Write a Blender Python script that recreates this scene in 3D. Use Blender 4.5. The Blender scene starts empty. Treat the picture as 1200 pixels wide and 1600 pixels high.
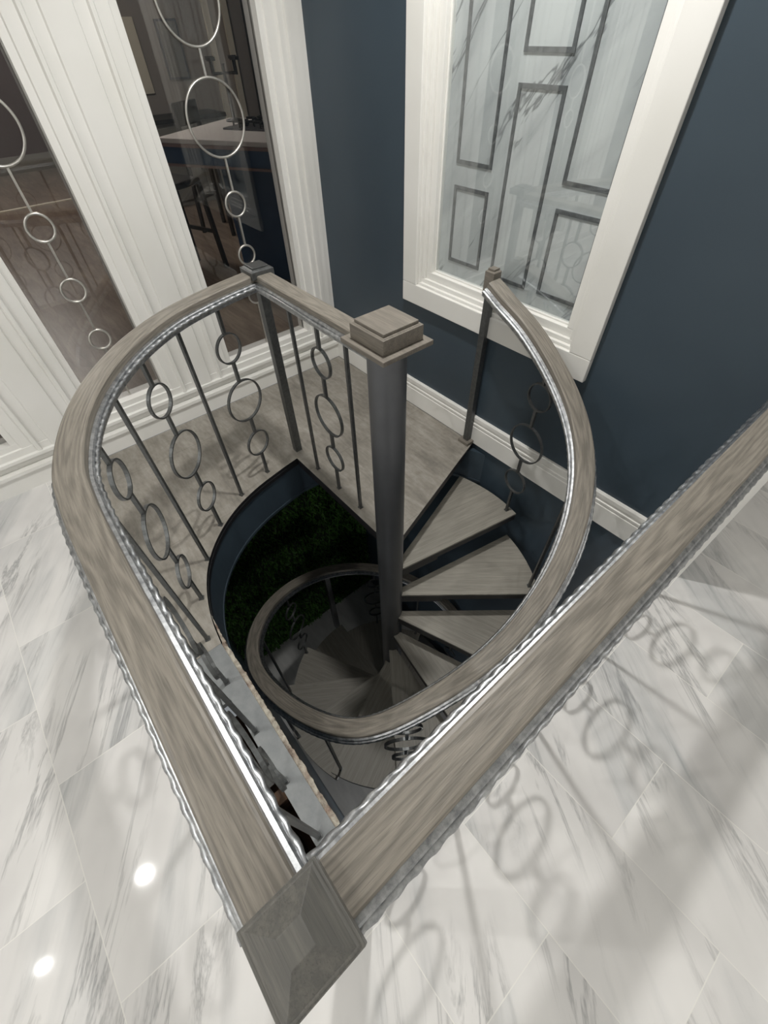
import bpy, bmesh, math, random
from mathutils import Vector, Matrix, noise
random.seed(7)
PI=math.pi
SC=bpy.context.scene
COL=SC.collection
def R(d): return math.radians(d)

# ------------------------------------------------------------------ materials
class NT:
    def __init__(s,name):
        s.m=bpy.data.materials.new(name); s.m.use_nodes=True
        s.t=s.m.node_tree; s.t.nodes.clear()
        s.out=s.n('ShaderNodeOutputMaterial'); s.b=s.n('ShaderNodeBsdfPrincipled')
        s.l(s.b.outputs[0],s.out.inputs[0])
    def n(s,typ,**k):
        x=s.t.nodes.new(typ)
        for a,v in k.items(): setattr(x,a,v)
        return x
    def l(s,a,b): s.t.links.new(a,b)
    def put(s,sock,v):
        if isinstance(v,bpy.types.NodeSocket): s.l(v,sock)
        elif v is not None:
            if isinstance(v,tuple) and len(v)==3 and sock.type=='RGBA': v=(*v,1)
            sock.default_value=v
    def math(s,op,a,b=None,c=None,clamp=False):
        x=s.n('ShaderNodeMath',operation=op,use_clamp=clamp)
        for i,v in enumerate((a,b,c)):
            if v is not None: s.put(x.inputs[i],v)
        return x.outputs[0]
    def mix(s,f,a,b,typ='MIX'):
        x=s.n('ShaderNodeMix',data_type='RGBA',blend_type=typ)
        s.put(x.inputs[0],f); s.put(x.inputs[6],a); s.put(x.inputs[7],b); return x.outputs[2]
    def coord(s,kind='Object'): return s.n('ShaderNodeTexCoord').outputs[kind]
    def mapping(s,v,loc=(0,0,0),rot=(0,0,0),scale=(1,1,1)):
        x=s.n('ShaderNodeMapping'); s.l(v,x.inputs[0])
        s.put(x.inputs[1],loc); x.inputs[2].default_value=rot; x.inputs[3].default_value=scale; return x.outputs[0]
    def noise(s,v,scale=5,detail=4,rough=.55,dist=0):
        x=s.n('ShaderNodeTexNoise'); s.l(v,x.inputs['Vector'])
        x.inputs['Scale'].default_value=scale; x.inputs['Detail'].default_value=detail
        x.inputs['Roughness'].default_value=rough; x.inputs['Distortion'].default_value=dist
        return x.outputs[0]
    def ramp(s,f,stops):
        x=s.n('ShaderNodeValToRGB'); s.l(f,x.inputs[0]); e=x.color_ramp.elements
        while len(e)<len(stops): e.new(.5)
        for el,(p,c) in zip(e,stops):
            el.position=p
            if isinstance(c,(int,float)): c=(c,c,c)
            el.color=(*c,1)
        return x.outputs[0]
    def bump(s,h,strength=.3,dist=.002):
        x=s.n('ShaderNodeBump'); x.inputs['Strength'].default_value=strength; x.inputs['Distance'].default_value=dist
        s.l(h,x.inputs['Height']); s.l(x.outputs[0],s.b.inputs['Normal'])
    def set(s,**k):
        M={'color':'Base Color','rough':'Roughness','metal':'Metallic','spec':'Specular IOR Level','trans':'Transmission Weight','ior':'IOR','coat':'Coat Weight','coatr':'Coat Roughness','emit':'Emission Color','estr':'Emission Strength'}
        for a,v in k.items(): s.put(s.b.inputs[M[a]],v)
        return s
MAT={}
def simple(name,color,rough=.5,metal=0,**k):
    m=NT(name); m.set(color=color,rough=rough,metal=metal,**k); MAT[name]=m.m; return m.m
def S(r,g,b):   # sRGB 0-255 -> linear
    f=lambda c:(c/255/12.92) if c/255<=.04045 else ((c/255+.055)/1.055)**2.4
    return (f(r),f(g),f(b))

def wood(name,dark,light,uv=True,rough=.42,gs=1.0,vc=.059,ring=115,fr=(230,520),ra=.10):
    m=NT(name); v=m.coord('UV' if uv else 'Object')
    sx=m.n('ShaderNodeSeparateXYZ'); m.l(v,sx.inputs[0]); U,V=sx.outputs[0],sx.outputs[1]
    wob=m.noise(m.mapping(v,scale=(2.6,10,10)),1.0,2)
    # flat-sawn figure: long nested ellipses that repeat along the board
    uc=m.math('MULTIPLY',m.math('SUBTRACT',m.math('FRACT',m.math('MULTIPLY_ADD',U,.8,.33)),.5),.085)
    vv=m.math('ADD',m.math('SUBTRACT',V,vc),m.math('MULTIPLY_ADD',wob,.030,-.015))
    r=m.math('SQRT',m.math('ADD',m.math('MULTIPLY',uc,uc),m.math('MULTIPLY',vv,vv)))
    rings=m.math('MULTIPLY_ADD',m.math('SINE',m.math('MULTIPLY',r,ring*2*PI)),.5,.5)
    fine=m.noise(m.mapping(v,scale=(13*gs,fr[0],fr[0])),1.0,3,.6)
    mid=m.noise(m.mapping(v,scale=(3.0*gs,60,60)),1.0,3,.6)
    pore=m.ramp(m.noise(m.mapping(v,loc=(3,1,0),scale=(16*gs,fr[1],fr[1])),1.0,2,.5),[(.32,1.0),(.42,0.0)])
    f=m.math('ADD',m.math('MULTIPLY',fine,.40),m.math('MULTIPLY',mid,.36))
    f=m.math('ADD',f,m.math('MULTIPLY',rings,ra))
    c=m.ramp(f,[(.33,dark),(.47,tuple((a+b)/2 for a,b in zip(dark,light))),(.63,light)])
    c=m.mix(m.math('MULTIPLY',pore,.40),c,tuple(k*.5 for k in dark))
    m.set(color=c,rough=rough); m.bump(fine,.35,.0015); MAT[name]=m.m
wood('oak_rail',S(108,103,95),S(151,144,133))
wood('oak_cap',S(108,102,94),S(142,135,124),uv=False,rough=.5,ra=.02)
wood('oak_weathered',S(92,91,87),S(118,115,108),uv=False,rough=.45,ra=.02)
wood('oak_tread',S(138,134,125),S(168,163,152),uv=False,rough=.5,gs=.5,vc=.16,ring=26,fr=(120,300),ra=.035)

def metal(name,c1,c2,rough,met=1.0,sc=60):
    m=NT(name); n=m.noise(m.coord('Object'),sc,5,.7)
    m.set(color=m.ramp(n,[(.35,c1),(.65,c2)]),metal=met,rough=m.math('MULTIPLY_ADD',n,.25,rough-.1)); m.bump(n,.15,.001); MAT[name]=m.m
metal('silver_leaf',(.30,.31,.325),(.58,.59,.60),.36)
metal('graphite',(.10,.105,.105),(.15,.155,.155),.38,.75)
metal('pole_paint',(.125,.13,.14),(.145,.15,.16),.34,.6,4)
metal('strip_paint',(.19,.20,.205),(.24,.25,.25),.5,.2,20)
simple('frame_dark',(.035,.035,.036),.5,.3)
simple('edge_black',(.012,.012,.014),.5)

m=NT('navy_paint'); n=m.noise(m.coord('Object'),1.4,3)
m.set(color=m.ramp(n,[(.3,S(54,66,76)),(.7,S(61,74,84))]),rough=.42); m.bump(m.noise(m.coord('Object'),160,3),.05,.001); MAT['navy_paint']=m.m
m=NT('white_trim'); n=m.noise(m.coord('Object'),3,2)
m.set(color=m.ramp(n,[(.3,(.74,.73,.69)),(.7,(.80,.79,.76))]),rough=.38); MAT['white_trim']=m.m
simple('ceiling_white',(.82,.82,.80),.8)
simple('wall_white',(.74,.74,.72),.7)

# landing board: mottled grey vinyl with faint plank seams
m=NT('landing_board'); o=m.coord('Object')
a=m.noise(m.mapping(o,rot=(0,0,R(35)),scale=(3,9,3)),1.3,5,.6,.6); b=m.noise(o,38,4,.6); c0=m.noise(m.mapping(o,rot=(0,0,R(35)),scale=(10,60,10)),1,3)
f=m.math('ADD',m.math('MULTIPLY',a,.55),m.math('ADD',m.math('MULTIPLY',b,.2),m.math('MULTIPLY',c0,.25)))
col=m.ramp(f,[(.36,S(112,107,100)),(.5,S(136,131,122)),(.64,S(158,153,145))])
sx=m.n('ShaderNodeSeparateXYZ'); m.l(o,sx.inputs[0])
seam=m.math('LESS_THAN',m.math('ABSOLUTE',m.math('SUBTRACT',m.math('FRACT',m.math('DIVIDE',m.math('ADD',sx.outputs[0],.03),.62)),.5)),.0028)
seam2=m.math('MULTIPLY',seam,.35)
m.set(color=m.mix(seam2,col,S(92,88,82)),rough=.55); m.bump(c0,.12,.001); MAT['landing_board']=m.m

# marble tiles .61 x .3075 in half bond
def marble(name,rough=.045,tint=(1,1,1)):
    m=NT(name); g=m.n('ShaderNodeNewGeometry').outputs['Position']
    sx=m.n('ShaderNodeSeparateXYZ'); m.l(g,sx.inputs[0]); X,Y=sx.outputs[0],sx.outputs[1]
    r=m.math('DIVIDE',m.math('ADD',Y,.68),.3075); row=m.math('FLOOR',r); fy=m.math('FRACT',r)
    odd=m.math('FLOORED_MODULO',row,2.0)
    u=m.math('DIVIDE',m.math('ADD',X,m.math('MULTIPLY_ADD',odd,.305,.27)),.61); cx=m.math('FLOOR',u); fx=m.math('FRACT',u)
    cmb=m.n('ShaderNodeCombineXYZ'); m.l(cx,cmb.inputs[0]); m.l(row,cmb.inputs[1])
    wn=m.n('ShaderNodeTexWhiteNoise',noise_dimensions='3D'); m.l(cmb.outputs[0],wn.inputs[0])
    off=m.n('ShaderNodeVectorMath',operation='SCALE'); m.l(wn.outputs[1],off.inputs[0]); off.inputs[3].default_value=17.0
    p=m.n('ShaderNodeVectorMath',operation='ADD'); m.l(g,p.inputs[0]); m.l(off.outputs[0],p.inputs[1]); p=p.outputs[0]
    rot=m.mapping(p,rot=(0,0,R(33)))
    # broad soft grey bands
    band=m.noise(m.mapping(rot,scale=(.75,4.2,1)),1.0,4,.55,.5)
    bandc=m.ramp(band,[(.50,0.0),(.62,.42),(.74,.75)])
    # thin veins
    st=m.noise(m.mapping(rot,scale=(1.1,8,1)),1.0,6,.66,.7)
    v=m.math('ABSOLUTE',m.math('SUBTRACT',st,.5)); vc=m.ramp(v,[(0,1.0),(.012,.55),(.04,0)])
    gate=m.ramp(m.noise(m.mapping(rot,scale=(1.4,4,1)),1.3,2),[(.47,0.0),(.62,1.0)])
    vein=m.math('MULTIPLY',vc,gate)
    st2=m.noise(m.mapping(rot,scale=(3.6,34,1)),1.0,5,.6,.4); s2=m.math('MULTIPLY',m.ramp(st2,[(.52,0.0),(.68,.6)]),bandc)
    base=m.ramp(m.noise(m.mapping(rot,scale=(2,4,1)),1.0,3),[(.3,S(205,203,201)),(.7,S(226,224,221))])
    col=m.mix(m.math('MULTIPLY',bandc,.7),base,S(160,164,166))
    col=m.mix(s2,col,S(118,123,126)); col=m.mix(m.math('MULTIPLY',vein,.52),col,S(104,106,108))
    gx=m.math('LESS_THAN',m.math('ABSOLUTE',m.math('SUBTRACT',m.math('FRACT',m.math('ADD',fx,.5)),.5)),.0022)
    gy=m.math('LESS_THAN',m.math('ABSOLUTE',m.math('SUBTRACT',m.math('FRACT',m.math('ADD',fy,.5)),.5)),.0042)
    gr=m.math('MAXIMUM',gx,gy)
    col=m.mix(m.math('MULTIPLY',gr,.75),col,S(222,220,214))
    if tint!=(1,1,1): col=m.mix(1.0,col,(*tint,1),'MULTIPLY')
    m.set(color=col,rough=m.math('MULTIPLY_ADD',gr,.4,rough)); MAT[name]=m.m
marble('marble_floor')
m=NT('marble_panel'); o=m.mapping(m.coord('Object'),rot=(PI/2,0,0)); rot=m.mapping(o,loc=(.6,.2,0),rot=(0,0,R(52)))
bd=m.noise(m.mapping(rot,scale=(1.2,5,1)),1.6,4,.55,.5); st=m.noise(m.mapping(rot,scale=(.8,5,1)),1.0,5,.6,.5)
vc=m.math('MULTIPLY',m.ramp(m.math('ABSOLUTE',m.math('SUBTRACT',st,.5)),[(0,1.0),(.006,.7),(.016,0)]),m.ramp(m.noise(m.mapping(rot,scale=(1.1,2,1)),1.7,2),[(.45,0.0),(.56,.9)]))
c=m.ramp(bd,[(.35,S(206,208,208)),(.55,S(192,194,195)),(.7,S(172,175,177))]); c=m.mix(m.math('MULTIPLY',vc,.85),c,S(58,62,66))
m.set(color=c,rough=.25); MAT['marble_panel']=m.m
m=NT('lower_tile'); n=m.noise(m.mapping(m.coord('Object'),rot=(0,0,.6),scale=(2,7,1)),1.5,4)
m.set(color=m.ramp(n,[(.3,(.42,.42,.41)),(.7,(.60,.60,.58))]),rough=.35); MAT['lower_tile']=m.m

m=NT('turf'); n=m.noise(m.coord('Object'),60,2)
m.set(color=m.ramp(n,[(.3,(.014,.045,.006)),(.55,(.045,.14,.015)),(.75,(.11,.24,.035))]),rough=.6); MAT['turf']=m.m
simple('turf_back',(.006,.014,.004),.9)
m=NT('plaster_edge'); n=m.noise(m.coord('Object'),45,5,.7); n2=m.noise(m.coord('Object'),9,3)
m.set(color=m.mix(m.ramp(n2,[(.45,0.0),(.6,1.0)]),m.ramp(n,[(.35,S(134,124,112)),(.6,S(186,180,166))]),m.ramp(n,[(.4,S(96,76,66)),(.6,S(150,130,116))])),rough=.9); m.bump(n,.8,.004); MAT['plaster_edge']=m.m
m=NT('raw_timber'); n=m.noise(m.mapping(m.coord('Object'),scale=(3,40,40)),1,3)
m.set(color=m.ramp(n,[(.3,S(52,36,26)),(.7,S(96,72,52))]),rough=.8); MAT['raw_timber']=m.m

# glass: plain smooth pane, clear with surface reflections
def glassmat(name,col,haze=0.0,f0=.05,hazecol=(.5,.55,.57)):
    m=NT(name); t=m.t; t.nodes.remove(m.b)
    tr=m.n('ShaderNodeBsdfTransparent'); tr.inputs[0].default_value=(*col,1)
    gl=m.n('ShaderNodeBsdfGlossy'); gl.inputs['Roughness'].default_value=.015; gl.inputs[0].default_value=(1,1,1,1)
    ge=m.n('ShaderNodeNewGeometry'); dp=m.n('ShaderNodeVectorMath',operation='DOT_PRODUCT'); m.l(ge.outputs['Normal'],dp.inputs[0]); m.l(ge.outputs['Incoming'],dp.inputs[1])
    fr=m.math('MULTIPLY_ADD',m.math('POWER',m.math('SUBTRACT',1.0,m.math('ABSOLUTE',dp.outputs['Value'])),5.0),.95,f0)
    mx=m.n('ShaderNodeMixShader'); m.l(fr,mx.inputs[0])
    base=tr.outputs[0]
    if haze>0:
        df=m.n('ShaderNodeBsdfDiffuse'); df.inputs[0].default_value=(*hazecol,1)
        h=m.n('ShaderNodeMixShader'); h.inputs[0].default_value=haze; m.l(tr.outputs[0],h.inputs[1]); m.l(df.outputs[0],h.inputs[2]); base=h.outputs[0]
    m.l(base,mx.inputs[1]); m.l(gl.outputs[0],mx.inputs[2]); m.l(mx.outputs[0],m.out.inputs[0]); MAT[name]=m.m
glassmat('glass_clear',(.80,.80,.80))
glassmat('glass_bath',(.95,.965,.965),f0=.085)
metal('came_lead',(.10,.105,.11),(.20,.205,.21),.55,.3,40)
metal('nickel',(.50,.49,.46),(.66,.64,.60),.35,.9,30)

m=NT('kitchen_planks'); o=m.coord('Object')
n=m.noise(m.mapping(o,rot=(0,0,R(25)),scale=(2.5,18,1)),1.2,6,.65,.6); n2=m.noise(m.mapping(o,rot=(0,0,R(25)),scale=(.8,3,1)),1,2)
m.set(color=m.ramp(m.math('ADD',m.math('MULTIPLY',n,.6),m.math('MULTIPLY',n2,.4)),[(.35,S(84,70,60)),(.5,S(112,98,86)),(.65,S(142,128,114))]),rough=.4); MAT['kitchen_planks']=m.m
simple('taupe_wall',S(150,143,136),.8)
simple('maroon',S(50,22,26),.6)
simple('counter_stone',S(206,200,196),.3)
simple('counter_edge',S(132,108,104),.5)
simple('island_blue',S(40,66,96),.5)
simple('cast_iron',(.012,.012,.013),.5)
simple('steel_dark',(.10,.10,.11),.35,.8)
simple('black_wood',(.014,.013,.013),.45)
simple('cabinet_grey',S(120,118,112),.5)
simple('cream',S(216,208,190),.6)
m=NT('lamp_glow'); m.set(color=(1,1,1),emit=(1,.95,.88,1),estr=30.0); MAT['lamp_glow']=m.m

# ------------------------------------------------------------------ mesh helpers
class MB:
    def __init__(s): s.v=[];s.f=[];s.uv=[];s.sm=[]
    def add(s,vs,fs,uvs=None,smooth=False):
        o=len(s.v); s.v+= [tuple(v) for v in vs]
        for i,f in enumerate(fs):
            s.f.append(tuple(o+k for k in f)); s.uv.append(uvs[i] if uvs else None); s.sm.append(smooth)
        return s
    def box(s,a,b,M=None):
        (x0,y0,z0),(x1,y1,z1)=a,b
        vs=[Vector(p) for p in [(x0,y0,z0),(x1,y0,z0),(x1,y1,z0),(x0,y1,z0),(x0,y0,z1),(x1,y0,z1),(x1,y1,z1),(x0,y1,z1)]]
        if M: vs=[M@v for v in vs]
        return s.add(vs,[(3,2,1,0),(4,5,6,7),(0,1,5,4),(1,2,6,5),(2,3,7,6),(3,0,4,7)])
    def prism(s,poly,z0,z1,M=None):   # poly: CCW list of (x,y)
        n=len(poly); vs=[Vector((x,y,z0)) for x,y in poly]+[Vector((x,y,z1)) for x,y in poly]
        if M: vs=[M@v for v in vs]
        return s.add(vs,[tuple(range(n-1,-1,-1)),tuple(range(n,2*n))]+[(i,(i+1)%n,n+(i+1)%n,n+i) for i in range(n)])
    def frust(s,c,z0,h0,z1,h1,M=None,bot=True,top=True):   # square frustum
        vs=[Vector((c[0]+a*h0,c[1]+b*h0,z0)) for a,b in ((-1,-1),(1,-1),(1,1),(-1,1))]+[Vector((c[0]+a*h1,c[1]+b*h1,z1)) for a,b in ((-1,-1),(1,-1),(1,1),(-1,1))]
        if M: vs=[M@v for v in vs]
        return s.add(vs,[(3,2,1,0),(4,5,6,7),(0,1,5,4),(1,2,6,5),(2,3,7,6),(3,0,4,7)])
    def lathe(s,prof,c=(0,0,0),n=24,M=None,smooth=True):
        vs=[];k=len(prof)
        for i in range(n):
            a=2*PI*i/n
            for r,z in prof:
                v=Vector((r*math.cos(a),r*math.sin(a),z))
                if M: v=M@v
                vs.append(v+Vector(c))
        fs=[(i*k+j,((i+1)%n)*k+j,((i+1)%n)*k+j+1,i*k+j+1) for i in range(n) for j in range(k-1)]
        s.add(vs,fs,smooth=smooth)
        return s.add([vs[i*k] for i in range(n)][::-1],[tuple(range(n))]).add([vs[i*k+k-1] for i in range(n)],[tuple(range(n))])
    def build(s,name,mat,parent=None,bevel=0,loc=None):
        me=bpy.data.meshes.new(name); me.from_pydata(s.v,[],s.f); me.update()
        if any(u for u in s.uv):
            L=me.uv_layers.new(name='UVMap')
            for p,u in zip(me.polygons,s.uv):
                if u:
                    for li,q in zip(p.loop_indices,u): L.data[li].uv=q
        for p,q in zip(me.polygons,s.sm): p.use_smooth=q
        me.materials.append(MAT[mat])
        o=bpy.data.objects.new(name,me); COL.objects.link(o)
        if parent: o.parent=parent
        if loc: o.location=loc
        if bevel:
            md=o.modifiers.new('bevel','BEVEL'); md.width=bevel; md.segments=2; md.limit_method='ANGLE'; md.angle_limit=R(35)
        return o
def empty(name,loc=(0,0,0),rz=0):
    o=bpy.data.objects.new(name,None); COL.objects.link(o); o.location=loc; o.rotation_euler=(0,0,rz); o.empty_display_size=.1; return o
def tag(o,label,cat,group=None,kind=None):
    o['label']=label; o['category']=cat
    if group: o['group']=group
    if kind: o['kind']=kind
    return o
def struct(o,label=None): 
    o['kind']='structure'
    if label: o['label']=label
    return o

def catmull(P,step=.012,closed=False):
    P=[Vector(p) for p in P]; Q=[P[0]*2-P[1]]+P+[P[-1]*2-P[-2]]; out=[]
    for i in range(1,len(Q)-2):
        a,b,c,d=Q[i-1:i+3]; n=max(2,int((c-b).length/step))
        for k in range(n):
            t=k/n; out.append(.5*((2*b)+(c-a)*t+(2*a-5*b+4*c-d)*t*t+(3*b-a-3*c+d)*t**3))
    out.append(P[-1]); return out
def frames(path,tang0=None,tang1=None):
    F=[];s=0
    for i,p in enumerate(path):
        t=(path[min(i+1,len(path)-1)]-path[max(i-1,0)]).normalized()
        if i==0 and tang0: t=Vector(tang0).normalized()
        if i==len(path)-1 and tang1: t=Vector(tang1).normalized()
        n=Vector((0,0,1)).cross(t).normalized(); u=t.cross(n).normalized()
        if i: s+=(p-path[i-1]).length
        F.append((p,t,n,u,s))
    return F
def sweep(mb,F,prof,uvoff=0,smooth=True):
    # prof closed list of (n,u) counter-clockwise seen along the tangent
    k=len(prof); vs=[];per=[0]
    for a,b in zip(prof,prof[1:]+prof[:1]): per.append(per[-1]+math.hypot(b[0]-a[0],b[1]-a[1]))
    for p,t,n,u,s in F:
        for a,b in prof: vs.append(p+n*a+u*b)
    fs=[];uv=[]
    for i in range(len(F)-1):
        for j in range(k):
            j2=(j+1)%k; fs.append((i*k+j,(i+1)*k+j,(i+1)*k+j2,i*k+j2))
            s0,s1=F[i][4]+uvoff,F[i+1][4]+uvoff; uv.append([(s0,per[j]),(s1,per[j]),(s1,per[j+1]),(s0,per[j+1])])
    mb.add(vs,fs,uv,smooth)
    c=[(0,0)]*k
    m0=vs[:k]; m1=vs[-k:]
    mb.add(m0,[tuple(range(k))],[[(0,a) for a in per[:k]]]); mb.add(m1,[tuple(range(k-1,-1,-1))],[[(0,a) for a in per[:k]]])
def rope(mb,F,n0,u0,r=.0068,pitch=.066,lobes=2,k=12):
    vs=[]
    for p,t,n,u,s in F:
        for j in range(k):
            a=2*PI*j/k; rr=r*(1+.20*math.cos(lobes*(a-2*PI*s/pitch)))
            vs.append(p+n*(n0+rr*math.cos(a))+u*(u0+rr*math.sin(a)))
    fs=[(i*k+j,(i+1)*k+j,(i+1)*k+(j+1)%k,i*k+(j+1)%k) for i in range(len(F)-1) for j in range(k)]
    mb.add(vs,fs,smooth=True)
WOODP=[(-.034,-.026),(-.034,-.004),(-.031,-.001),(-.026,0),(.026,0),(.031,-.001),(.034,-.004),(.034,-.026)]
WOODP=[(-a,b) for a,b in WOODP]   # orientation
def handrail(path,parent,t0=None,t1=None,uvoff=0,name='handrail'):
    F=frames(path,t0,t1)
    mb=MB(); sweep(mb,F,WOODP,uvoff)
    w=mb.build(name,'oak_rail',parent)
    for p in w.data.polygons: p.use_smooth=False
    ch=MB(); 
    prof=[(-.044,-.034),(-.044,-.029),(-.041,-.026),(-.0345,-.024),(.0345,-.024),(.041,-.026),(.044,-.029),(.044,-.034),(.040,-.036),(.040,-.044),(.044,-.047),(.044,-.058),(.040,-.060),(-.040,-.060),(-.044,-.058),(-.044,-.047),(-.040,-.044),(-.040,-.036)]
    sweep(ch,F,[(-a,b) for a,b in prof],smooth=False)
    c=ch.build('rail_channel','silver_leaf',w); c['label']='silver metal channel under the wooden cap'
    for sgn in (-1,1):
        rp=MB(); rope(rp,F,sgn*.0455,-.0400,pitch=.066*sgn)
        o=rp.build('rope_trim','silver_leaf',w); o['label']='twisted silver rope moulding'
    return w
RINGS=((.71,.062),(.455,.098),(.205,.066))
def baluster(x,y,z0,z1,ang,ornate,parent,name='baluster',shoe=False,dz=0,hs=.0065):
    M=Matrix.Translation((x,y,0))@Matrix.Rotation(ang,4,'Z')
    mb=MB(); cuts=[z0]
    if ornate:
        for h,r in reversed(RINGS): cuts+=[z0+h+dz-r-.002,z0+h+dz+r+.002]
    cuts.append(z1)
    segs=list(zip(cuts[0::2],cuts[1::2])); a,b=segs[0]; mb.prism([(-hs,-hs),(hs,-hs),(hs,hs),(-hs,hs)],a,b,M)
    o=mb.build(name,'graphite',parent)
    for a,b in segs[1:]:
        g=MB(); g.box((-hs,-hs,a),(hs,hs,b),M); g.build('connecting_bar','graphite',o)
    if shoe:
        g=MB(); g.box((-.010,-.010,z0),(.010,.010,z0+.005),M); g.build('foot','graphite',o)
    if ornate:
        for h,r in RINGS:
            g=MB(); N=40; vs=[]
            for i in range(N):
                a=2*PI*i/N
                for rr,w in ((r+.003,-.0065),(r+.003,.0065),(r-.003,.0065),(r-.003,-.0065)):
                    vs.append(M@Vector((rr*math.cos(a),w,z0+h+dz+rr*math.sin(a))))
            g.add(vs,[(i*4+j,((i+1)%N)*4+j,((i+1)%N)*4+(j+1)%4,i*4+(j+1)%4) for i in range(N) for j in range(4)])
            q=g.build('ring','graphite',o)
    return o

# ------------------------------------------------------------------ key dimensions (metres; landing level z = 0)
XG=-2.467; YB=1.6; PX,PY=-.903,.754; RISE=.2084; STEP=29.0; A0=107.8; RT=.787; ZL=-2.918; CEIL=2.75
def pol(a,r): return (PX+r*math.cos(R(a)),PY+r*math.sin(R(a)))
OPEN=[(-1.703,.755),(-1.683,.631),(-1.642,.455),(-1.575,.299),(-1.478,.166),(-1.369,.069),(-1.249,.004),(-1.109,-.041),(-.973,-.060),(-.9,-.060)]
open2=[(p.x,p.y) for p in catmull([(x,y,0) for x,y in OPEN],.03)]

# ------------------------------------------------------------------ setting: upper floor
# marble floor with the stair opening cut out (split into prisms that share one mesh)
mb=MB()
for x0,y0,x1,y1 in ((XG-.02,-4.0,3.6,-.19),(-.085,-.19,3.6,1.59),(.03,1.59,3.6,4.2)): mb.box((x0,y0,-.03),(x1,y1,0))
struct(mb.build('floor','marble_floor'),'polished white marble tile floor around the stair opening')
# ceiling
mb=MB(); mb.box((XG,-4.0,CEIL),(3.6,4.2,CEIL+.1)); struct(mb.build('ceiling','ceiling_white'))
# navy wall with window hole, runs down to the lower floor
WX0,WX1,WZ0,WZ1=-1.65,-.755,.715,2.25
mb=MB()
for a,b in (((XG-.1,YB,ZL),(.03,YB+.12,WZ0)),((XG-.1,YB,WZ1),(.03,YB+.12,CEIL)),((XG-.1,YB,WZ0),(WX0,YB+.12,WZ1)),((WX1,YB,WZ0),(.03,YB+.12,WZ1))): mb.box(a,b)
struct(mb.build('wall_back','navy_paint'),'dark navy painted wall behind the staircase')
# return of the navy wall: white painted end face
mb=MB(); mb.box((-.12,YB+.12,0),(.03,4.2,CEIL)); mb.box((.03,YB+.002,0),(.038,4.2,CEIL)); mb.box((-.055,YB-.022,0),(.038,YB-.0005,CEIL)); struct(mb.build('wall_end','white_trim'),'white painted return at the end of the navy wall')
mb=MB(); mb.box((3.5,-4.0,0),(3.6,4.2,CEIL)); struct(mb.build('wall_right','wall_white'))
mb=MB(); mb.box((XG,-4.1,0),(3.6,-4.0,CEIL)); struct(mb.build('wall_front','wall_white'))
mb=MB(); mb.box((.03,4.2,0),(3.6,4.3,CEIL)); struct(mb.build('wall_far','wall_white'))
# baseboard on the navy wall
bp=[(0,0),(.015,0),(.015,.105),(.012,.108),(.012,.116),(.015,.119),(.015,.128),(.011,.131),(.011,.142),(.014,.146),(.014,.166),(.010,.173),(0,.173)]
mb=MB(); n=len(bp)
vs=[(XG,YB-a,z) for a,z in bp]+[(.03,YB-a,z) for a,z in bp]
mb.add(vs,[(i,(i+1)%n,n+(i+1)%n,n+i) for i in range(n)]+[tuple(range(n-1,-1,-1)),tuple(range(n,2*n))])
struct(mb.build('baseboard_back','white_trim'),'white grooved baseboard along the navy wall')

# ------------------------------------------------------------------ left wall: white framed panes
PANES=[(-3.4,-2.85),(-1.9,-1.34),(-.94,-.385),(.035,.395),(.81,1.372)]
ZS=.262; ZT=2.45
def vprofile(w):   # protrusion profile across a post of width w: list of (t, x)
    h=[(0,-.055),(0,.010),(.028,.010),(.032,.018),(.080,.018),(.086,.030),(.100,.030),(.106,.018)]
    if w>.3: h+=[(.150,.018),(.155,.026)]
    m=[(w-t,x) for t,x in reversed(h)]
    return h+m
posts=[]
edges=[-4.0]+[e for p in PANES for e in p]+[YB]
for i in range(0,len(edges),2): posts.append((edges[i],edges[i+1]))
mb=MB(); mb.box((XG-.10,-4.0,ZT),(XG+.012,YB,CEIL)); mb.box((XG-.10,-4.0,-.02),(XG-.005,YB,ZS-.012))
for (a,b) in posts: mb.box((XG-.10,a,ZS-.012),(XG-.045,b,ZT))
wl=struct(mb.build('wall_left','white_trim'),'white wall of tall fixed panes beside the landing')
for (a,b) in posts:
    w=b-a; pr=vprofile(w); mb=MB(); n=len(pr)
    vs=[(XG+x,a+t,.175) for t,x in pr]+[(XG+x,a+t,CEIL) for t,x in pr]
    mb.add(vs,[(i,i+1,n+i+1,n+i) for i in range(n-1)])
    o=mb.build('post_casing','white_trim',wl)
# bottom rail and baseboard of the left wall
bp=[(-.055,ZS-.008),(.012,ZS-.008),(.012,.226),(.020,.222),(.020,.186),(.034,.182),(.034,.166),(.006,.158),(.006,.122),(.040,.118),(.040,.100),(.026,.092),(.026,0)]
mb=MB(); n=len(bp); vs=[(XG+a,-4.0,z) for a,z in bp]+[(XG+a,YB-.001,z) for a,z in bp]
mb.add(vs,[(i,i+1,n+i+1,n+i) for i in range(n-1)])
struct(mb.build('baseboard_left','white_trim'),'white stepped sill and baseboard under the tall panes')
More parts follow.
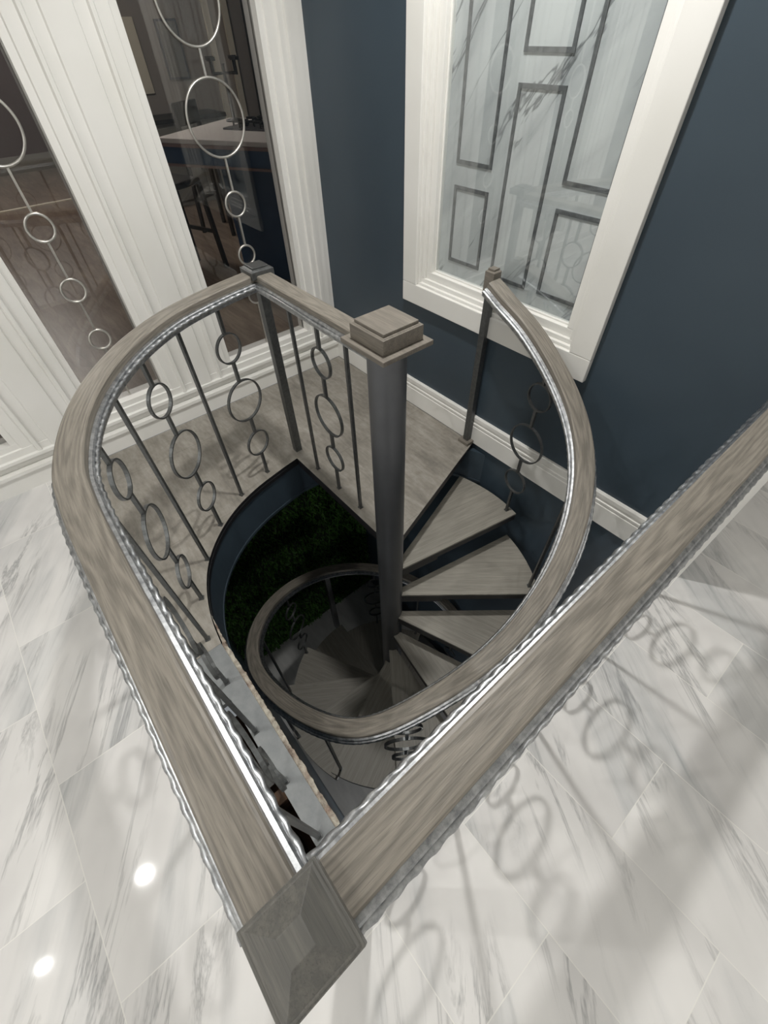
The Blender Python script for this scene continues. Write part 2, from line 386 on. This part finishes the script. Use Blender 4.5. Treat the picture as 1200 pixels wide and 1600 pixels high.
# panes with ring ornaments
ORN={3:[(.218,'rod',1.9,1.478),(.222,'ring',1.370,.108),(.222,'rod',1.262,1.112),(.222,'ring',1.060,.050),(.222,'rod',1.010,.86),(.219,'ring',.812,.048),(.219,'rod',.764,.63),(.219,'ring',.580,.046),(.219,'rod',.534,ZS)],
     4:[(1.098,'ring',1.90,.05),(1.098,'rod',1.85,1.80),(1.098,'ring',1.668,.13),(1.098,'rod',1.538,1.448),(1.100,'ring',1.315,.134),(1.098,'rod',1.181,1.046),(1.096,'ring',.994,.052),(1.096,'rod',.942,.808),(1.092,'ring',.762,.046),(1.092,'rod',.716,.60),(1.090,'ring',.552,.046),(1.090,'rod',.506,ZS)],
     2:[(-.66,'rod',1.7,1.35),(-.66,'ring',1.262,.088),(-.66,'rod',1.174,1.112),(-.66,'ring',1.06,.05),(-.66,'rod',1.01,.6),(-.66,'ring',.55,.05),(-.66,'rod',.5,ZS)]}
for i,(a,b) in enumerate(PANES):
    mb=MB(); mb.box((XG-.040,a,ZS-.012),(XG-.034,b,ZT)); w=struct(mb.build('window_%d'%(i+1),'glass_clear'))
    w['label']='tall fixed glass pane in the white wall' if i<3 else ('tall pane holding ring ornament, next to the wide fluted post' if i==3 else 'tall pane nearest the navy wall with kitchen behind it')
    for it in ORN.get(i,[]):
        y=it[0]
        g=MB()
        if it[1]=='rod': g.box((XG-.033,y-.0045,it[3]),(XG-.024,y+.0045,it[2])); g.build('ornament_rod','nickel',w)
        else:
            N=56;K=8;vs=[];zc,r=it[2],it[3]
            for p in range(N):
                t=2*PI*p/N
                for q in range(K):
                    u=2*PI*q/K; rr=r+.0055*math.cos(u); vs.append((XG-.028+.0055*math.sin(u),y+rr*math.cos(t),zc+rr*math.sin(t)))
            g.add(vs,[(p*K+q,((p+1)%N)*K+q,((p+1)%N)*K+(q+1)%K,p*K+(q+1)%K) for p in range(N) for q in range(K)],smooth=True)
            g.build('ornament_ring','nickel',w)

# ------------------------------------------------------------------ decorated window in the navy wall
w=struct(empty('window_6',((WX0+WX1)/2,YB,WZ0)),'white cased window with lead rectangles in the navy wall')
def inw(mb,name,mat,bevel=0):
    o=mb.build(name,mat,w,bevel); o.matrix_parent_inverse=Matrix.Translation(w.location).inverted(); return o
mb=MB(); yo=YB-.026; t=.095
for a,b in (((WX0-t,yo,WZ0-t),(WX1+t,YB,WZ0)),((WX0-t,yo,WZ1),(WX1+t,YB,WZ1+t)),((WX0-t,yo,WZ0),(WX0,YB,WZ1)),((WX1,yo,WZ0),(WX1+t,YB,WZ1))): mb.box(a,b)
inw(mb,'window_casing','white_trim',.003)
mb=MB()
def fr(i,yi,i2,y2): # mitred step ring between insets
    for (x0,z0,x1,z1) in ((WX0+i,WZ0+i,WX1-i,WZ0+i2),(WX0+i,WZ1-i2,WX1-i,WZ1-i),(WX0+i,WZ0+i2,WX0+i2,WZ1-i2),(WX1-i2,WZ0+i2,WX1-i,WZ1-i2)): mb.box((x0,yi,z0),(x1,y2,z1))
fr(0,YB-.010,.012,YB+.11); fr(.012,YB+.006,.030,YB+.11); fr(.030,YB+.020,.062,YB+.11); fr(.062,YB+.040,.070,YB+.11)
inw(mb,'window_sash','white_trim',.002)
GX0,GX1,GZ0,GZ1=WX0+.07,WX1-.07,WZ0+.07,WZ1-.07
mb=MB(); mb.box((GX0-.005,YB+.060,GZ0-.005),(GX1+.005,YB+.075,GZ1+.005)); inw(mb,'marble_panel','marble_panel')
mb=MB(); mb.box((GX0,YB+.046,GZ0),(GX1,YB+.049,GZ1)); inw(mb,'glass','glass_bath')
cols=[(-1.517,-1.332),(-1.265,-1.075),(-1.013,-.823)]
rects=[(0,.845,1.133),(0,1.205,1.90),(0,1.965,2.15),(1,.838,1.448),(1,1.518,2.15),(2,.840,1.135),(2,1.205,1.90),(2,1.965,2.15)]
for c,z0,z1 in rects:
    x0,x1=cols[c]; mb=MB(); s=.013
    for a,b in (((x0,z0),(x1,z0+s)),((x0,z1-s),(x1,z1)),((x0,z0+s),(x0+s,z1-s)),((x1-s,z0+s),(x1,z1-s))): mb.box((a[0],YB+.0555,a[1]),(b[0],YB+.061,b[1]))
    inw(mb,'lead_rectangle','came_lead')

# ------------------------------------------------------------------ opening edges, lower level
# curved navy skirt of the opening (closed ring round the well under the landing)
skirt=list(open2)
ext=[(-1.703,.755),(-1.69,.9),(-1.645,1.06),(-1.56,1.22),(-1.44,1.36),(-1.3,1.48),(-1.14,1.56),(-1.05,1.598)]
skirt=[(p.x,p.y) for p in catmull([(x,y,0) for x,y in ext],.03)][::-1][:-1]+skirt
mb=MB(); n=len(skirt); vs=[];
for i,(x,y) in enumerate(skirt):
    a=skirt[max(i-1,0)]; b=skirt[min(i+1,n-1)]; t=Vector((b[0]-a[0],b[1]-a[1],0)).normalized(); nn=Vector((t.y,-t.x,0))  # outward
    for q,z in ((0,-.042),(0,-.275),(.10,-.275),(.10,-.042)): vs.append(Vector((x,y,z))+nn*(q+.004)*1.0)
mb.add(vs,[(i*4+j,i*4+(j+1)%4,(i+1)*4+(j+1)%4,(i+1)*4+j) for i in range(n-1) for j in range(4)],smooth=False)
o=mb.build('trim_1','navy_paint'); struct(o,'curved navy fascia hanging below the landing edge')
# straight navy wall on the near side of the well, down to the lower floor
mb=MB(); mb.box((-2.42,-.122,ZL),(0.05,-.062,-.045)); struct(mb.build('wall_stairwell_near','navy_paint'))
mb=MB(); mb.box((-.07,-.062,ZL),(.05,YB,-.032)); struct(mb.build('wall_stairwell_right','navy_paint'))
mb=MB(); mb.box((-2.42,-.062,ZL),(-2.32,YB,-.05)); struct(mb.build('wall_stairwell_left','turf_back'))
mb=MB(); mb.box((-2.42,-.18,ZL-.05),(.05,YB,ZL)); struct(mb.build('floor_lower','lower_tile'),'grey tiled floor of the lower level')
mb=MB()
# soffit under the landing outside the skirt
sof=[(-2.32,-.062),(-.98,-.062)]+[(x,y) for x,y in reversed(open2) if x<-.99]+[(p[0],p[1]) for p in [(-1.69,.9),(-1.645,1.06),(-1.56,1.22),(-1.44,1.36),(-1.3,1.48),(-1.14,1.56),(-1.05,1.598)]]+[(-2.32,YB)]
mb.prism(sof[::-1] if False else sof,-.262,-.25)
struct(mb.build('ceiling_lower','navy_paint'))
# turf foliage on the lower wall
mb=MB()
for i in range(15000):
    y=random.uniform(-.05,1.585); z=random.uniform(ZL+.03,-.3)
    lim=ZL+.10+.10*noise.noise(Vector((y*6,0,0)))
    if z<lim: z=lim+random.random()*.05
    L=random.uniform(.025,.07); wd=random.uniform(.004,.009)
    d=Vector((random.uniform(.35,1),random.uniform(-.8,.8),random.uniform(-1.2,.35))).normalized(); s=d.cross(Vector((random.random()-.5,random.random()-.5,random.random()-.5))).normalized()*wd
    p=Vector((-2.311+random.uniform(0,.02),y,z)); q=p+d*L; mid=p+d*L*.5
    mb.add([p,mid+s,q,mid-s],[(0,1,2,3)])
tag(mb.build('artificial_grass','turf'),'dark green artificial grass covering the lower stairwell wall','artificial grass',kind='stuff')
# grey steel strip the balusters stand on, the raw plaster lip and the gap
mb=MB(); mb.box((-.98,-.130,-.03),(-.085,-.060,-.001)); mb.box((-.98,-.192,-.03),(-.76,-.130,-.0015))
struct(mb.build('trim_2','strip_paint'),'grey painted steel strip along the straight edge of the opening')
mb=MB(); N=120; vs=[]
for i in range(N+1):
    x=-1.13+1.05*i/N; e=.021*min(1,(i/N)*5)*(.85+.28*noise.noise(Vector((x*23,3,0))))+.004*noise.noise(Vector((x*90,1,0)))
    y0=-.0605; 
    if x<-.98: y0=-.055+(.985+x)*-.13
    vs+=[(x,y0,-.004),(x,y0+e,-.006+.003*noise.noise(Vector((x*50,0,0)))),(x,y0+e-.003,-.05),(x,y0,-.05)]
mb.add(vs,[(i*4+j,(i+1)*4+j,(i+1)*4+(j+1)%4,i*4+(j+1)%4) for i in range(N) for j in range(4)])
struct(mb.build('trim_3','plaster_edge'),'rough unfinished plaster edge of the floor opening')
mb=MB(); mb.box((-.80,-.30,-.26),(0,-.124,-.24)); mb.box((-.42,-.19,-.24),(-.38,-.133,-.05)); mb.box((-.30,-.19,-.24),(-.05,-.175,-.035)); mb.box((-.2,-.15,-.24),(-.05,-.135,-.035)); mb.box((-.8,-.3,-.24),(0,-.2,-.035))
struct(mb.build('trim_4','raw_timber'),'dark raw timber seen in the gap beside the steel strip')

# ------------------------------------------------------------------ spiral staircase
ST=empty('spiral_staircase',(PX,PY,ZL))
INV=Matrix.Translation((PX,PY,ZL)).inverted()
def adopt(o,root=None,inv=None):
    o.parent=root or ST; o.matrix_parent_inverse=inv or INV; return o
tag(ST,'spiral staircase with grey wood treads winding round a grey steel pole','staircase')
# centre pole and cap
mb=MB(); mb.lathe([(.061,ZL),(.061,.985)],(PX,PY,0),48); o=adopt(mb.build('centre_pole','pole_paint'))
cp=MB(); cp.box((PX-.097,PY-.094,.985),(PX+.097,PY+.094,1.0)); 
capo=adopt(cp.build('pole_cap','oak_cap',None,.002))
cp=MB(); cp.box((PX-.074,PY-.074,1.0),(PX+.074,PY+.074,1.043)); cp.frust((PX,PY),1.043,.070,1.046,.066); cp.box((PX-.064,PY-.064,1.046),(PX+.064,PY+.064,1.055))
q=cp.build('cap_block','oak_cap',capo,.0015)
# landing plate
ux,uy=math.cos(R(A0)),math.sin(R(A0)); mx,my=uy,-ux
nose0=(PX+mx*.022+ux*.0,PY+my*.022+uy*.0)
def onl(s): return (nose0[0]+ux*s,nose0[1]+uy*s)
L=[onl(.02),onl((YB-.018-nose0[1])/uy),(XG+.03,YB-.018),(XG+.03,-.20),(-1.0,-.20),(-.98,-.192),(-.98,-.060)]
inner=[p for p in reversed(open2) if p[0]<-.985]
L+=inner+[(-.96,.755)]
mb=MB(); bm=bmesh.new(); vv=[bm.verts.new((x,y,0)) for x,y in L]; f=bm.faces.new(vv)
if f.calc_area()<0: pass
r=bmesh.ops.extrude_face_region(bm,geom=[f]); bmesh.ops.translate(bm,verts=[g for g in r['geom'] if isinstance(g,bmesh.types.BMVert)],vec=(0,0,-.022))
bmesh.ops.triangulate(bm,faces=[x for x in bm.faces if len(x.verts)>4]); bmesh.ops.recalc_face_normals(bm,faces=bm.faces)
me=bpy.data.meshes.new('landing'); bm.to_mesh(me); bm.free(); me.materials.append(MAT['landing_board']); me.materials.append(MAT['edge_black'])
for p in me.polygons:
    if abs(p.normal.z)<.5: p.material_index=1
land=bpy.data.objects.new('landing',me); COL.objects.link(land); adopt(land)
land['label']='mottled grey landing board with dark edge'
# steel edge below the landing along the two free sides
mb=MB()
def bar2(mb,a,b,w,z0,z1):
    a=Vector((a[0],a[1],0)); b=Vector((b[0],b[1],0)); d=(b-a).normalized(); s=Vector((-d.y,d.x,0))*w
    mb.prism([(p.x,p.y) for p in (a-s,b-s,b+s,a+s)],z0,z1)
a=onl(.06); b=onl(.80); bar2(mb,(a[0]-.02,a[1]),(b[0]-.02,b[1]),.004,-.085,-.022)
bar2(mb,(-.965,.762),(-1.70,.762),.004,-.06,-.022)
for i in range(len(inner)-1): bar2(mb,(inner[i][0]-.0,inner[i][1]),(inner[i+1][0],inner[i+1][1]),.003,-.042,-.020)
q=mb.build('landing_frame','edge_black',land); 
# treads
def tread(n):
    a=A0-STEP*n; z=-n*RISE; t=empty('tread',(0,0,0))
    return a,z
def tread_poly(off0,off1,r,span=STEP):
    # local frame: nose along +x, offset clockwise (-y); back edge rotated by span
    pts=[(.045,-off0)]; x1=math.sqrt(r*r-off0*off0); pts.append((x1,-off0))
    a0=-math.asin(off0/r); a1=R(span)+math.asin(off1/r)
    for k in range(1,13): 
        t=a0+(a1-a0)*k/12; pts.append((r*math.cos(t),r*math.sin(t)))
    c,s=math.cos(R(span)),math.sin(R(span)); pts.append((.045*c-off1*s,.045*s+off1*c)); return pts
tp=tread_poly(.021,-.004,RT)
mb=MB(); mb.prism(tp,-.013,0); T0=mb.build('tread','oak_tread',None,.002)
fp=tread_poly(.0175,-.008,RT-.0035); mb=MB()
def edgebar(p,q,w,z0,z1): bar2(mb,p,q,w,z0,z1)
for i in range(len(fp)-1):
    if i<1 or i>11: bar2(mb,fp[i],fp[i+1],.003,-.050,-.013)
    else: bar2(mb,fp[i],fp[i+1],.003,-.034,-.013)
mb.box((.05,.03,-.045),(.62,.034,-.013))
mb.prism([(.06,-.010),(.28,-.010),(.06,.0)],-.09,-.05)
F0=mb.build('tread_frame','frame_dark',T0)
NT_=13
trs=[]
for n in range(1,NT_+1):
    if n==1: t,f=T0,F0
    else:
        t=T0.copy(); COL.objects.link(t); f=F0.copy(); COL.objects.link(f); f.parent=t
    t.parent=ST; t.matrix_parent_inverse=INV; t.location=(PX,PY,-n*RISE); t.rotation_euler=(0,0,R(A0-STEP*n))
    trs.append(t)
# spiral handrail
def gs(x,m,s): return math.exp(-((x-m)/s)**2)
def hR(th):
    t=R(th); return .755-.066*math.cos(t)+.003*math.sin(t)-.02*math.cos(2*t)+.013*math.sin(2*t)-.026*gs(th,84,20)+.035*gs(th,108,6)+.032*gs(th,-50,16)-.02*gs(th,-88,18)
def hz(th): return .93-(A0-th)/STEP*RISE-.035*gs(th,110,14)
path=[]
th=106.8
while th>-270: 
    r=hR(th); x,y=pol(th,r); path.append(Vector((x,y,hz(th)))); th-=1.0
hr=adopt(handrail(path,None,name='spiral_handrail')); hr['label']='spiral oak handrail with silver rope edges'
# balusters of the stair
for n in range(1,NT_+1):
    if n==10: continue
    a=A0-STEP*n+2.0; r=min(hR(a)+.012,RT-.02); x,y=pol(a,r); z=-n*RISE
    orn=(n%2==1)
    o=baluster(x,y,z-.0,hz(a)-.055,R(a+90),orn,None,'baluster',True,dz=.02); adopt(o)
x,y=pol(A0-290+1.5,hR(A0-290)); z=-10*RISE
mb=MB(); mb.box((x-.02,y-.02,z),(x+.02,y+.02,hz(-182)-.055)); adopt(mb.build('lower_newel','graphite',None,.002))
# top post by the navy wall
tx,ty=-1.178,1.568
mb=MB(); mb.box((tx-.016,ty-.016,.0),(tx+.016,ty+.016,.835)); o=adopt(mb.build('top_newel','graphite',None,.0015))
mb=MB(); mb.box((tx-.036,ty-.034,.0),(tx+.036,ty+.030,.020)); q=mb.build('foot_block','oak_cap',o,.002)
mb=MB(); mb.box((tx-.024,ty-.024,.825),(tx+.024,ty+.024,.905)); mb.frust((tx,ty),.905,.024,.909,.020); mb.box((tx-.017,ty-.017,.909),(tx+.017,ty+.017,.917)); q=mb.build('newel_cap','oak_cap',o,.0012)

# ------------------------------------------------------------------ guard railings round the opening
# curved-and-straight guard on the left
ctr=[(-1.768,.775),(-1.752,.70),(-1.722,.575),(-1.655,.387),(-1.541,.213),(-1.392,.07),(-1.221,-.035),(-1.04,-.100),(-.90,-.118),(-.72,-.122),(-.5,-.122),(-.3,-.122),(-.072,-.122)]
GL=empty('guard_railing',(-.9,-.12,0)); ginv=Matrix.Translation(GL.location).inverted()
tag(GL,'curved grey oak railing sweeping from the far newel to the near corner newel','railing')
h=handrail(catmull([(x,y,.943) for x,y in ctr],.008),None,uvoff=3.0); adopt(h,GL,ginv)
bal=[(-1.718,.575),(-1.655,.387),(-1.541,.213),(-1.392,.075),(-1.221,-.032),(-1.031,-.093),(-.825,-.113),(-.607,-.113),(-.412,-.112),(-.227,-.110)]
for i,(x,y) in enumerate(bal):
    a=bal[max(i-1,0)]; b=bal[min(i+1,len(bal)-1)]; ang=math.atan2(b[1]-a[1],b[0]-a[0])
    adopt(baluster(x,y,0,.888,ang,i%2==0,None,'baluster',True),GL,ginv)
# short guard between far newel and pole
GS=empty('landing_railing',(-1.3,.79,0)); sinv=Matrix.Translation(GS.location).inverted()
tag(GS,'short straight oak railing from the far newel to the central pole cap','railing')
h=handrail([Vector((-1.735+.04*i*(.74/.04)/24,.803,.943)) for i in range(25)],None,uvoff=9); adopt(h,GS,sinv)
for i,(x,y) in enumerate([(-1.556,.797),(-1.361,.797),(-1.18,.797)]): adopt(baluster(x,y,0,.888,0,i==1,None,'baluster',True),GS,sinv)
# right guard towards the navy wall
GR=empty('straight_railing',(-.04,.75,0)); rinv=Matrix.Translation(GR.location).inverted()
tag(GR,'straight wide-grained oak railing from the near corner newel to the navy wall','railing')
h=handrail([Vector((-.040,-.072+i*.008,.943)) for i in range(209)],None,uvoff=14); adopt(h,GR,rinv)
for i in range(8):
    adopt(baluster(-.040,.07+.19*i,0,.888,PI/2,i%2==0,None,'baluster',True),GR,rinv)
# far newel
fx,fy=-1.765,.800
N1=empty('newel_post',(fx,fy,0)); tag(N1,'slim dark steel newel where curved and short railings meet, flat stepped cap','newel post')
mb=MB(); mb.box((-.019,-.019,0),(.019,.019,.93)); mb.build('post','graphite',N1,.0015)
mb=MB(); mb.box((-.050,-.050,.930),(.050,.050,.957)); mb.frust((0,0),.957,.046,.962,.036); mb.box((-.034,-.034,.962),(.034,.034,.968)); mb.build('newel_cap','graphite',N1,.002)
# near corner newel with low pyramid cap
nx,ny=-.030,-.108
N2=empty('newel_post',(nx,ny,0)); tag(N2,'corner newel nearest the camera with low pyramid wooden cap','newel post')
mb=MB(); mb.box((-.028,-.028,0),(.028,.028,.93)); mb.build('post','graphite',N2,.0015)
mb=MB(); mb.box((-.0485,-.0505,.935),(.0485,.0505,.966)); mb.frust((0,0),.966,.0475,.969,.044); 
c=mb.build('newel_cap','oak_weathered',N2,.0015)
mb=MB(); mb.frust((0,0),.969,.043,.995,.0145); mb.build('cap_pyramid','oak_weathered',c,.0008)

# ------------------------------------------------------------------ kitchen seen through the panes
KX=-11.0
mb=MB(); mb.box((KX,-6,-.03),(XG-.10,7,0)); struct(mb.build('floor_kitchen','kitchen_planks'),'brown plank floor behind the tall panes')
mb=MB(); mb.box((KX-.1,-6,0),(KX,7,CEIL)); struct(mb.build('wall_kitchen_far','maroon'))
mb=MB(); mb.box((KX,-6,0),(KX+.02,7,.22)); struct(mb.build('baseboard_kitchen_far','cabinet_grey'))
mb=MB(); mb.box((KX,-6,CEIL),(XG-.10,7,CEIL+.1)); struct(mb.build('ceiling_kitchen','taupe_wall'))
mb=MB(); mb.box((-7.6,2.0,0),(-7.5,7,CEIL)); struct(mb.build('wall_kitchen_middle','taupe_wall'))
mb=MB(); mb.box((KX,-6.1,0),(XG-.1,-6,CEIL)); struct(mb.build('wall_kitchen_front','taupe_wall'))
mb=MB(); mb.box((KX,7,0),(XG-.1,7.1,CEIL)); struct(mb.build('wall_kitchen_back','taupe_wall'))
mb=MB(); mb.box((-8.55,-6,0),(-8.5,2.2,.012)); struct(mb.build('trim_5','cream'),'pale threshold strip across the kitchen floor')
# island
IS=empty('kitchen_island',(-4.33,1.403,0),R(30)); tag(IS,'kitchen island with pale stone top and navy sides behind the glass','kitchen island')
mb=MB(); mb.box((0,0,1.02),(1.5,.98,1.05)); mb.build('countertop','counter_stone',IS,.004)
mb=MB(); mb.box((-.004,-.004,1.000),(1.504,.984,1.02)); mb.build('counter_edge','counter_edge',IS)
mb=MB(); mb.box((.01,.01,.90),(1.49,.97,1.0)); mb.build('apron','island_blue',IS)
mb=MB(); mb.box((-.004,-.004,.885),(1.504,.984,.90)); mb.build('lower_band','counter_edge',IS)
mb=MB(); mb.box((.25,.35,0),(1.4,.95,.885)); mb.build('base_cabinet','island_blue',IS)
# hob
HB=empty('gas_hob',(-4.24,1.95,1.05),R(28)); tag(HB,'black gas hob with iron grates on the island top','gas hob')
mb=MB(); mb.box((-.03,-.03,0),(.60,.40,.012)); mb.build('hob_plate','steel_dark',HB,.004)
for i in range(3):
    for j in range(2):
        g=MB(); cx,cy=.09+.195*i,.09+.195*j
        for k in range(4):
            M=Matrix.Translation((cx,cy,0))@Matrix.Rotation(k*PI/2+.2,4,'Z'); g.box((.02,-.006,.03),(.09,.006,.045),M); g.box((.08,-.006,.012),(.09,.006,.032),M)
        g.lathe([(.036,.012),(.036,.026),(.02,.034)],(cx,cy,0),16); g.build('burner_grate','cast_iron',HB)
# bar stools
def stool(x,y,rz,label):
    s=empty('bar_stool',(x,y,0),rz); tag(s,label,'bar stool','bar stools at the kitchen island')
    g=MB(); g.box((-.19,-.18,.68),(.19,.18,.73)); g.build('seat','black_wood',s,.015)
    g=MB(); g.box((-.19,.15,.92),(.19,.18,1.10)); g.build('backrest','black_wood',s,.01)
    for a in(-1,1):
        for b in(-1,1):
            g=MB(); top=1.0 if b>0 else .69
            v=[Vector((a*.20,b*.20,0)),Vector((a*.165,b*.165,top))]
            q=.017; g.add([v[0]+Vector((dx*q,dy*q,0)) for dx,dy in((-1,-1),(1,-1),(1,1),(-1,1))]+[v[1]+Vector((dx*q,dy*q,0)) for dx,dy in((-1,-1),(1,-1),(1,1),(-1,1))],[(3,2,1,0),(4,5,6,7),(0,1,5,4),(1,2,6,5),(2,3,7,6),(3,0,4,7)])
            g.build('leg','black_wood',s)
    g=MB(); g.box((-.17,-.19,.30),(.17,-.17,.33)); g.box((-.17,.17,.30),(.17,.19,.33)); g.build('footrest','black_wood',s)
stool(-4.72,1.52,R(200),'black bar stool in front of the kitchen island, nearest the glass')
stool(-5.7,2.35,R(120),'black bar stool behind the left end of the kitchen island')
# tall white door casing, wall cabinets and fridge on the middle wall
mb=MB()
for a,b in (((-7.5,3.45,0),(-7.46,3.52,2.4)),((-7.5,3.70,0),(-7.46,3.77,2.4)),((-7.5,3.45,2.4),(-7.46,3.77,2.5))): mb.box(a,b)
struct(mb.build('door_1','cream'),'narrow white door casing on the kitchen wall')
FR=empty('fridge',(-7.45,4.4,0)); tag(FR,'tall dark fridge against the kitchen wall','fridge')
mb=MB(); mb.box((0,-.45,.02),(.6,.45,1.8)); mb.build('body','black_wood',FR,.006)
mb=MB(); mb.box((.6,-.44,.75),(.64,.44,1.78)); mb.build('door','black_wood',FR,.004)
mb=MB(); mb.box((.64,-.40,.9),(.66,-.38,1.6)); mb.build('handle','steel_dark',FR)
SB=empty('sideboard',(-7.2,2.75,0)); tag(SB,'low pale sideboard standing against the taupe kitchen wall','sideboard')
mb=MB(); mb.box((-.25,-.45,.0),(.2,.45,.82)); mb.build('body','cabinet_grey',SB,.004)
mb=MB(); mb.box((-.27,-.47,.82),(.23,.47,.86)); mb.build('top','black_wood',SB)
for s in(-1,1):
    mb=MB(); mb.box((.2,-.44 if s<0 else .01,.06),(.218,-.01 if s<0 else .44,.78)); d=mb.build('door','cabinet_grey',SB,.003); mb=MB(); mb.box((.218,s*.04-.006,.35),(.235,s*.04+.006,.5)); mb.build('handle','steel_dark',d)
for k,(y,z,h,lab) in enumerate([(2.45,1.05,.62,'tall pale picture panel on the taupe kitchen wall'),(2.95,1.15,.5,'grey framed picture panel nearer the door casing')]):
    f=empty('wall_picture',(-7.5,y,z)); tag(f,lab,'picture')
    mb=MB(); mb.box((0,-.13,0),(.03,.13,h)); mb.build('frame','steel_dark' if k else 'cream',f,.003)
    mb=MB(); mb.box((.03,-.11,.02),(.034,.11,h-.02)); mb.build('panel','cabinet_grey' if k else 'cream',f)
CH=empty('candelabra',(-4.60,2.19,1.05)); tag(CH,'black iron candelabra standing on the far end of the island','candelabra')
mb=MB(); mb.lathe([(.07,0),(.07,.01),(.012,.02),(.010,.33),(.016,.34)],(0,0,0),14); mb.build('stem','cast_iron',CH)
for k in range(4):
    a=k*PI/2+.4; mb=MB(); M=Matrix.Rotation(a,4,'Z'); mb.box((.0,-.006,.28),(.13,.006,.292),M); mb.box((.12,-.006,.28),(.132,.006,.36),M); mb.box((.10,-.022,.36),(.152,.022,.38),M); mb.build('arm','cast_iron',CH)

# ------------------------------------------------------------------ lights
def spot(x,y,power,r=.055,lab='recessed ceiling light over the stair',size=R(150),blend=.6):
    e=empty('ceiling_light',(x,y,CEIL)); tag(e,lab,'ceiling light','recessed ceiling lights')
    m_=MB(); m_.lathe([(r+.004,-.006),(r+.02,-.006),(r+.024,0)],(0,0,0),32)
    m_.v=m_.v; o=m_.build('trim_ring','ceiling_white',e)
    g=MB(); g.lathe([(r,-.004),(r,-.002)],(0,0,0),32); g.build('lens','lamp_glow',e)
    L=bpy.data.lights.new('spot_lamp','SPOT'); L.energy=power; L.shadow_soft_size=r*.9; L.spot_size=size; L.spot_blend=blend; L.color=(1,.985,.955)
    lo=bpy.data.objects.new('lamp',L); COL.objects.link(lo); lo.parent=e; lo.location=(0,0,-.03)
spot(-1.06,.92,128,r=.06,lab='recessed ceiling light straight above the landing')
spot(-1.29,-1.47,46,r=.035,lab='recessed ceiling light over the marble left of the stair')
spot(-1.26,-2.2,16,r=.016,lab='recessed ceiling light furthest towards the front wall')
spot(2.2,-2.3,150,lab='added ceiling fill light over the marble right of the stair')  # unseen spot added as fill for the right-hand marble
spot(3.0,2.0,90,lab='recessed ceiling light right of the white wall end')
def area(x,y,z,sx,sy,p,col=(1,1,1)):
    L=bpy.data.lights.new('ceiling_panel_lamp','AREA'); L.shape='RECTANGLE'; L.size=sx; L.size_y=sy; L.energy=p; L.color=col
    o=bpy.data.objects.new('room_light',L); COL.objects.link(o); o.location=(x,y,z); return o
def glow(x,y,p,lab,col=(1,.95,.88)):
    e=empty('ceiling_light',(x,y,CEIL)); tag(e,lab,'ceiling light')
    g=MB(); g.lathe([(.11,-.03),(.13,0)],(0,0,0),32); g.build('shade','ceiling_white',e)
    L=bpy.data.lights.new('point_lamp','POINT'); L.energy=p; L.shadow_soft_size=.12; L.color=col
    lo=bpy.data.objects.new('lamp',L); COL.objects.link(lo); lo.parent=e; lo.location=(0,0,-.2)
spot(.8,-2.9,75,r=.06,lab='added ceiling fill light behind the camera')  # unseen spot added to even out the fill on the marble
spot(-1.2,-3.5,55,r=.06,lab='added ceiling fill light near the front wall')  # another unseen fill spot added, its reflection outside the frame
glow(-5.2,1.2,70,'flush ceiling lamp over the kitchen island')
glow(-8.6,.2,130,'added ceiling fill lamp over the far kitchen floor')  # extra lamp added to brighten the floor behind the panes
FILL=empty('added_fill_lamp',(-.07,.40,-1.95)); tag(FILL,'small added fill lamp low in the stairwell behind the treads','added fill light')  # lamp added to lift the dark lower level, hidden by the treads
g=MB(); g.box((-.02,-.06,-.09),(0,.06,.09)); g.build('back_plate','graphite',FILL,.003)
g=MB(); g.box((-.045,-.04,-.06),(-.02,.04,.06)); g.build('diffuser','lamp_glow',FILL,.003)
L=bpy.data.lights.new('point_lamp','POINT'); L.energy=6; L.shadow_soft_size=.05; lo=bpy.data.objects.new('lamp',L); COL.objects.link(lo); lo.parent=FILL; lo.location=(-.11,0,0)
W=bpy.data.worlds.new('World'); SC.world=W; W.use_nodes=True; W.node_tree.nodes['Background'].inputs[0].default_value=(.9,.95,1,1); W.node_tree.nodes['Background'].inputs[1].default_value=.25

# ------------------------------------------------------------------ camera
cam=bpy.data.cameras.new('camera'); co=bpy.data.objects.new('camera',cam); COL.objects.link(co); SC.camera=co
cam.sensor_fit='HORIZONTAL'; cam.sensor_width=36; cam.lens=36*667.3/1200; cam.clip_start=.02
p_,r_,y_=R(49.15),R(1.878),R(141.28)
fw=Vector((math.cos(p_)*math.cos(y_),math.cos(p_)*math.sin(y_),-math.sin(p_))); rt=Vector((math.sin(y_),-math.cos(y_),0)); dn=fw.cross(rt)
rt2=rt*math.cos(r_)+dn*math.sin(r_); dn2=-rt*math.sin(r_)+dn*math.cos(r_)
Mx=Matrix.Identity(4)
for i in range(3): Mx[i][0]=rt2[i]; Mx[i][1]=-dn2[i]; Mx[i][2]=-fw[i]
Mx[0][3],Mx[1][3],Mx[2][3]=0,0,1.6
co.matrix_world=Mx
vs_=SC.view_settings; SC.display_settings.display_device='sRGB'; vs_.view_transform='Standard'; vs_.look='None'; vs_.exposure=0.03; vs_.gamma=1; vs_.use_curve_mapping=False
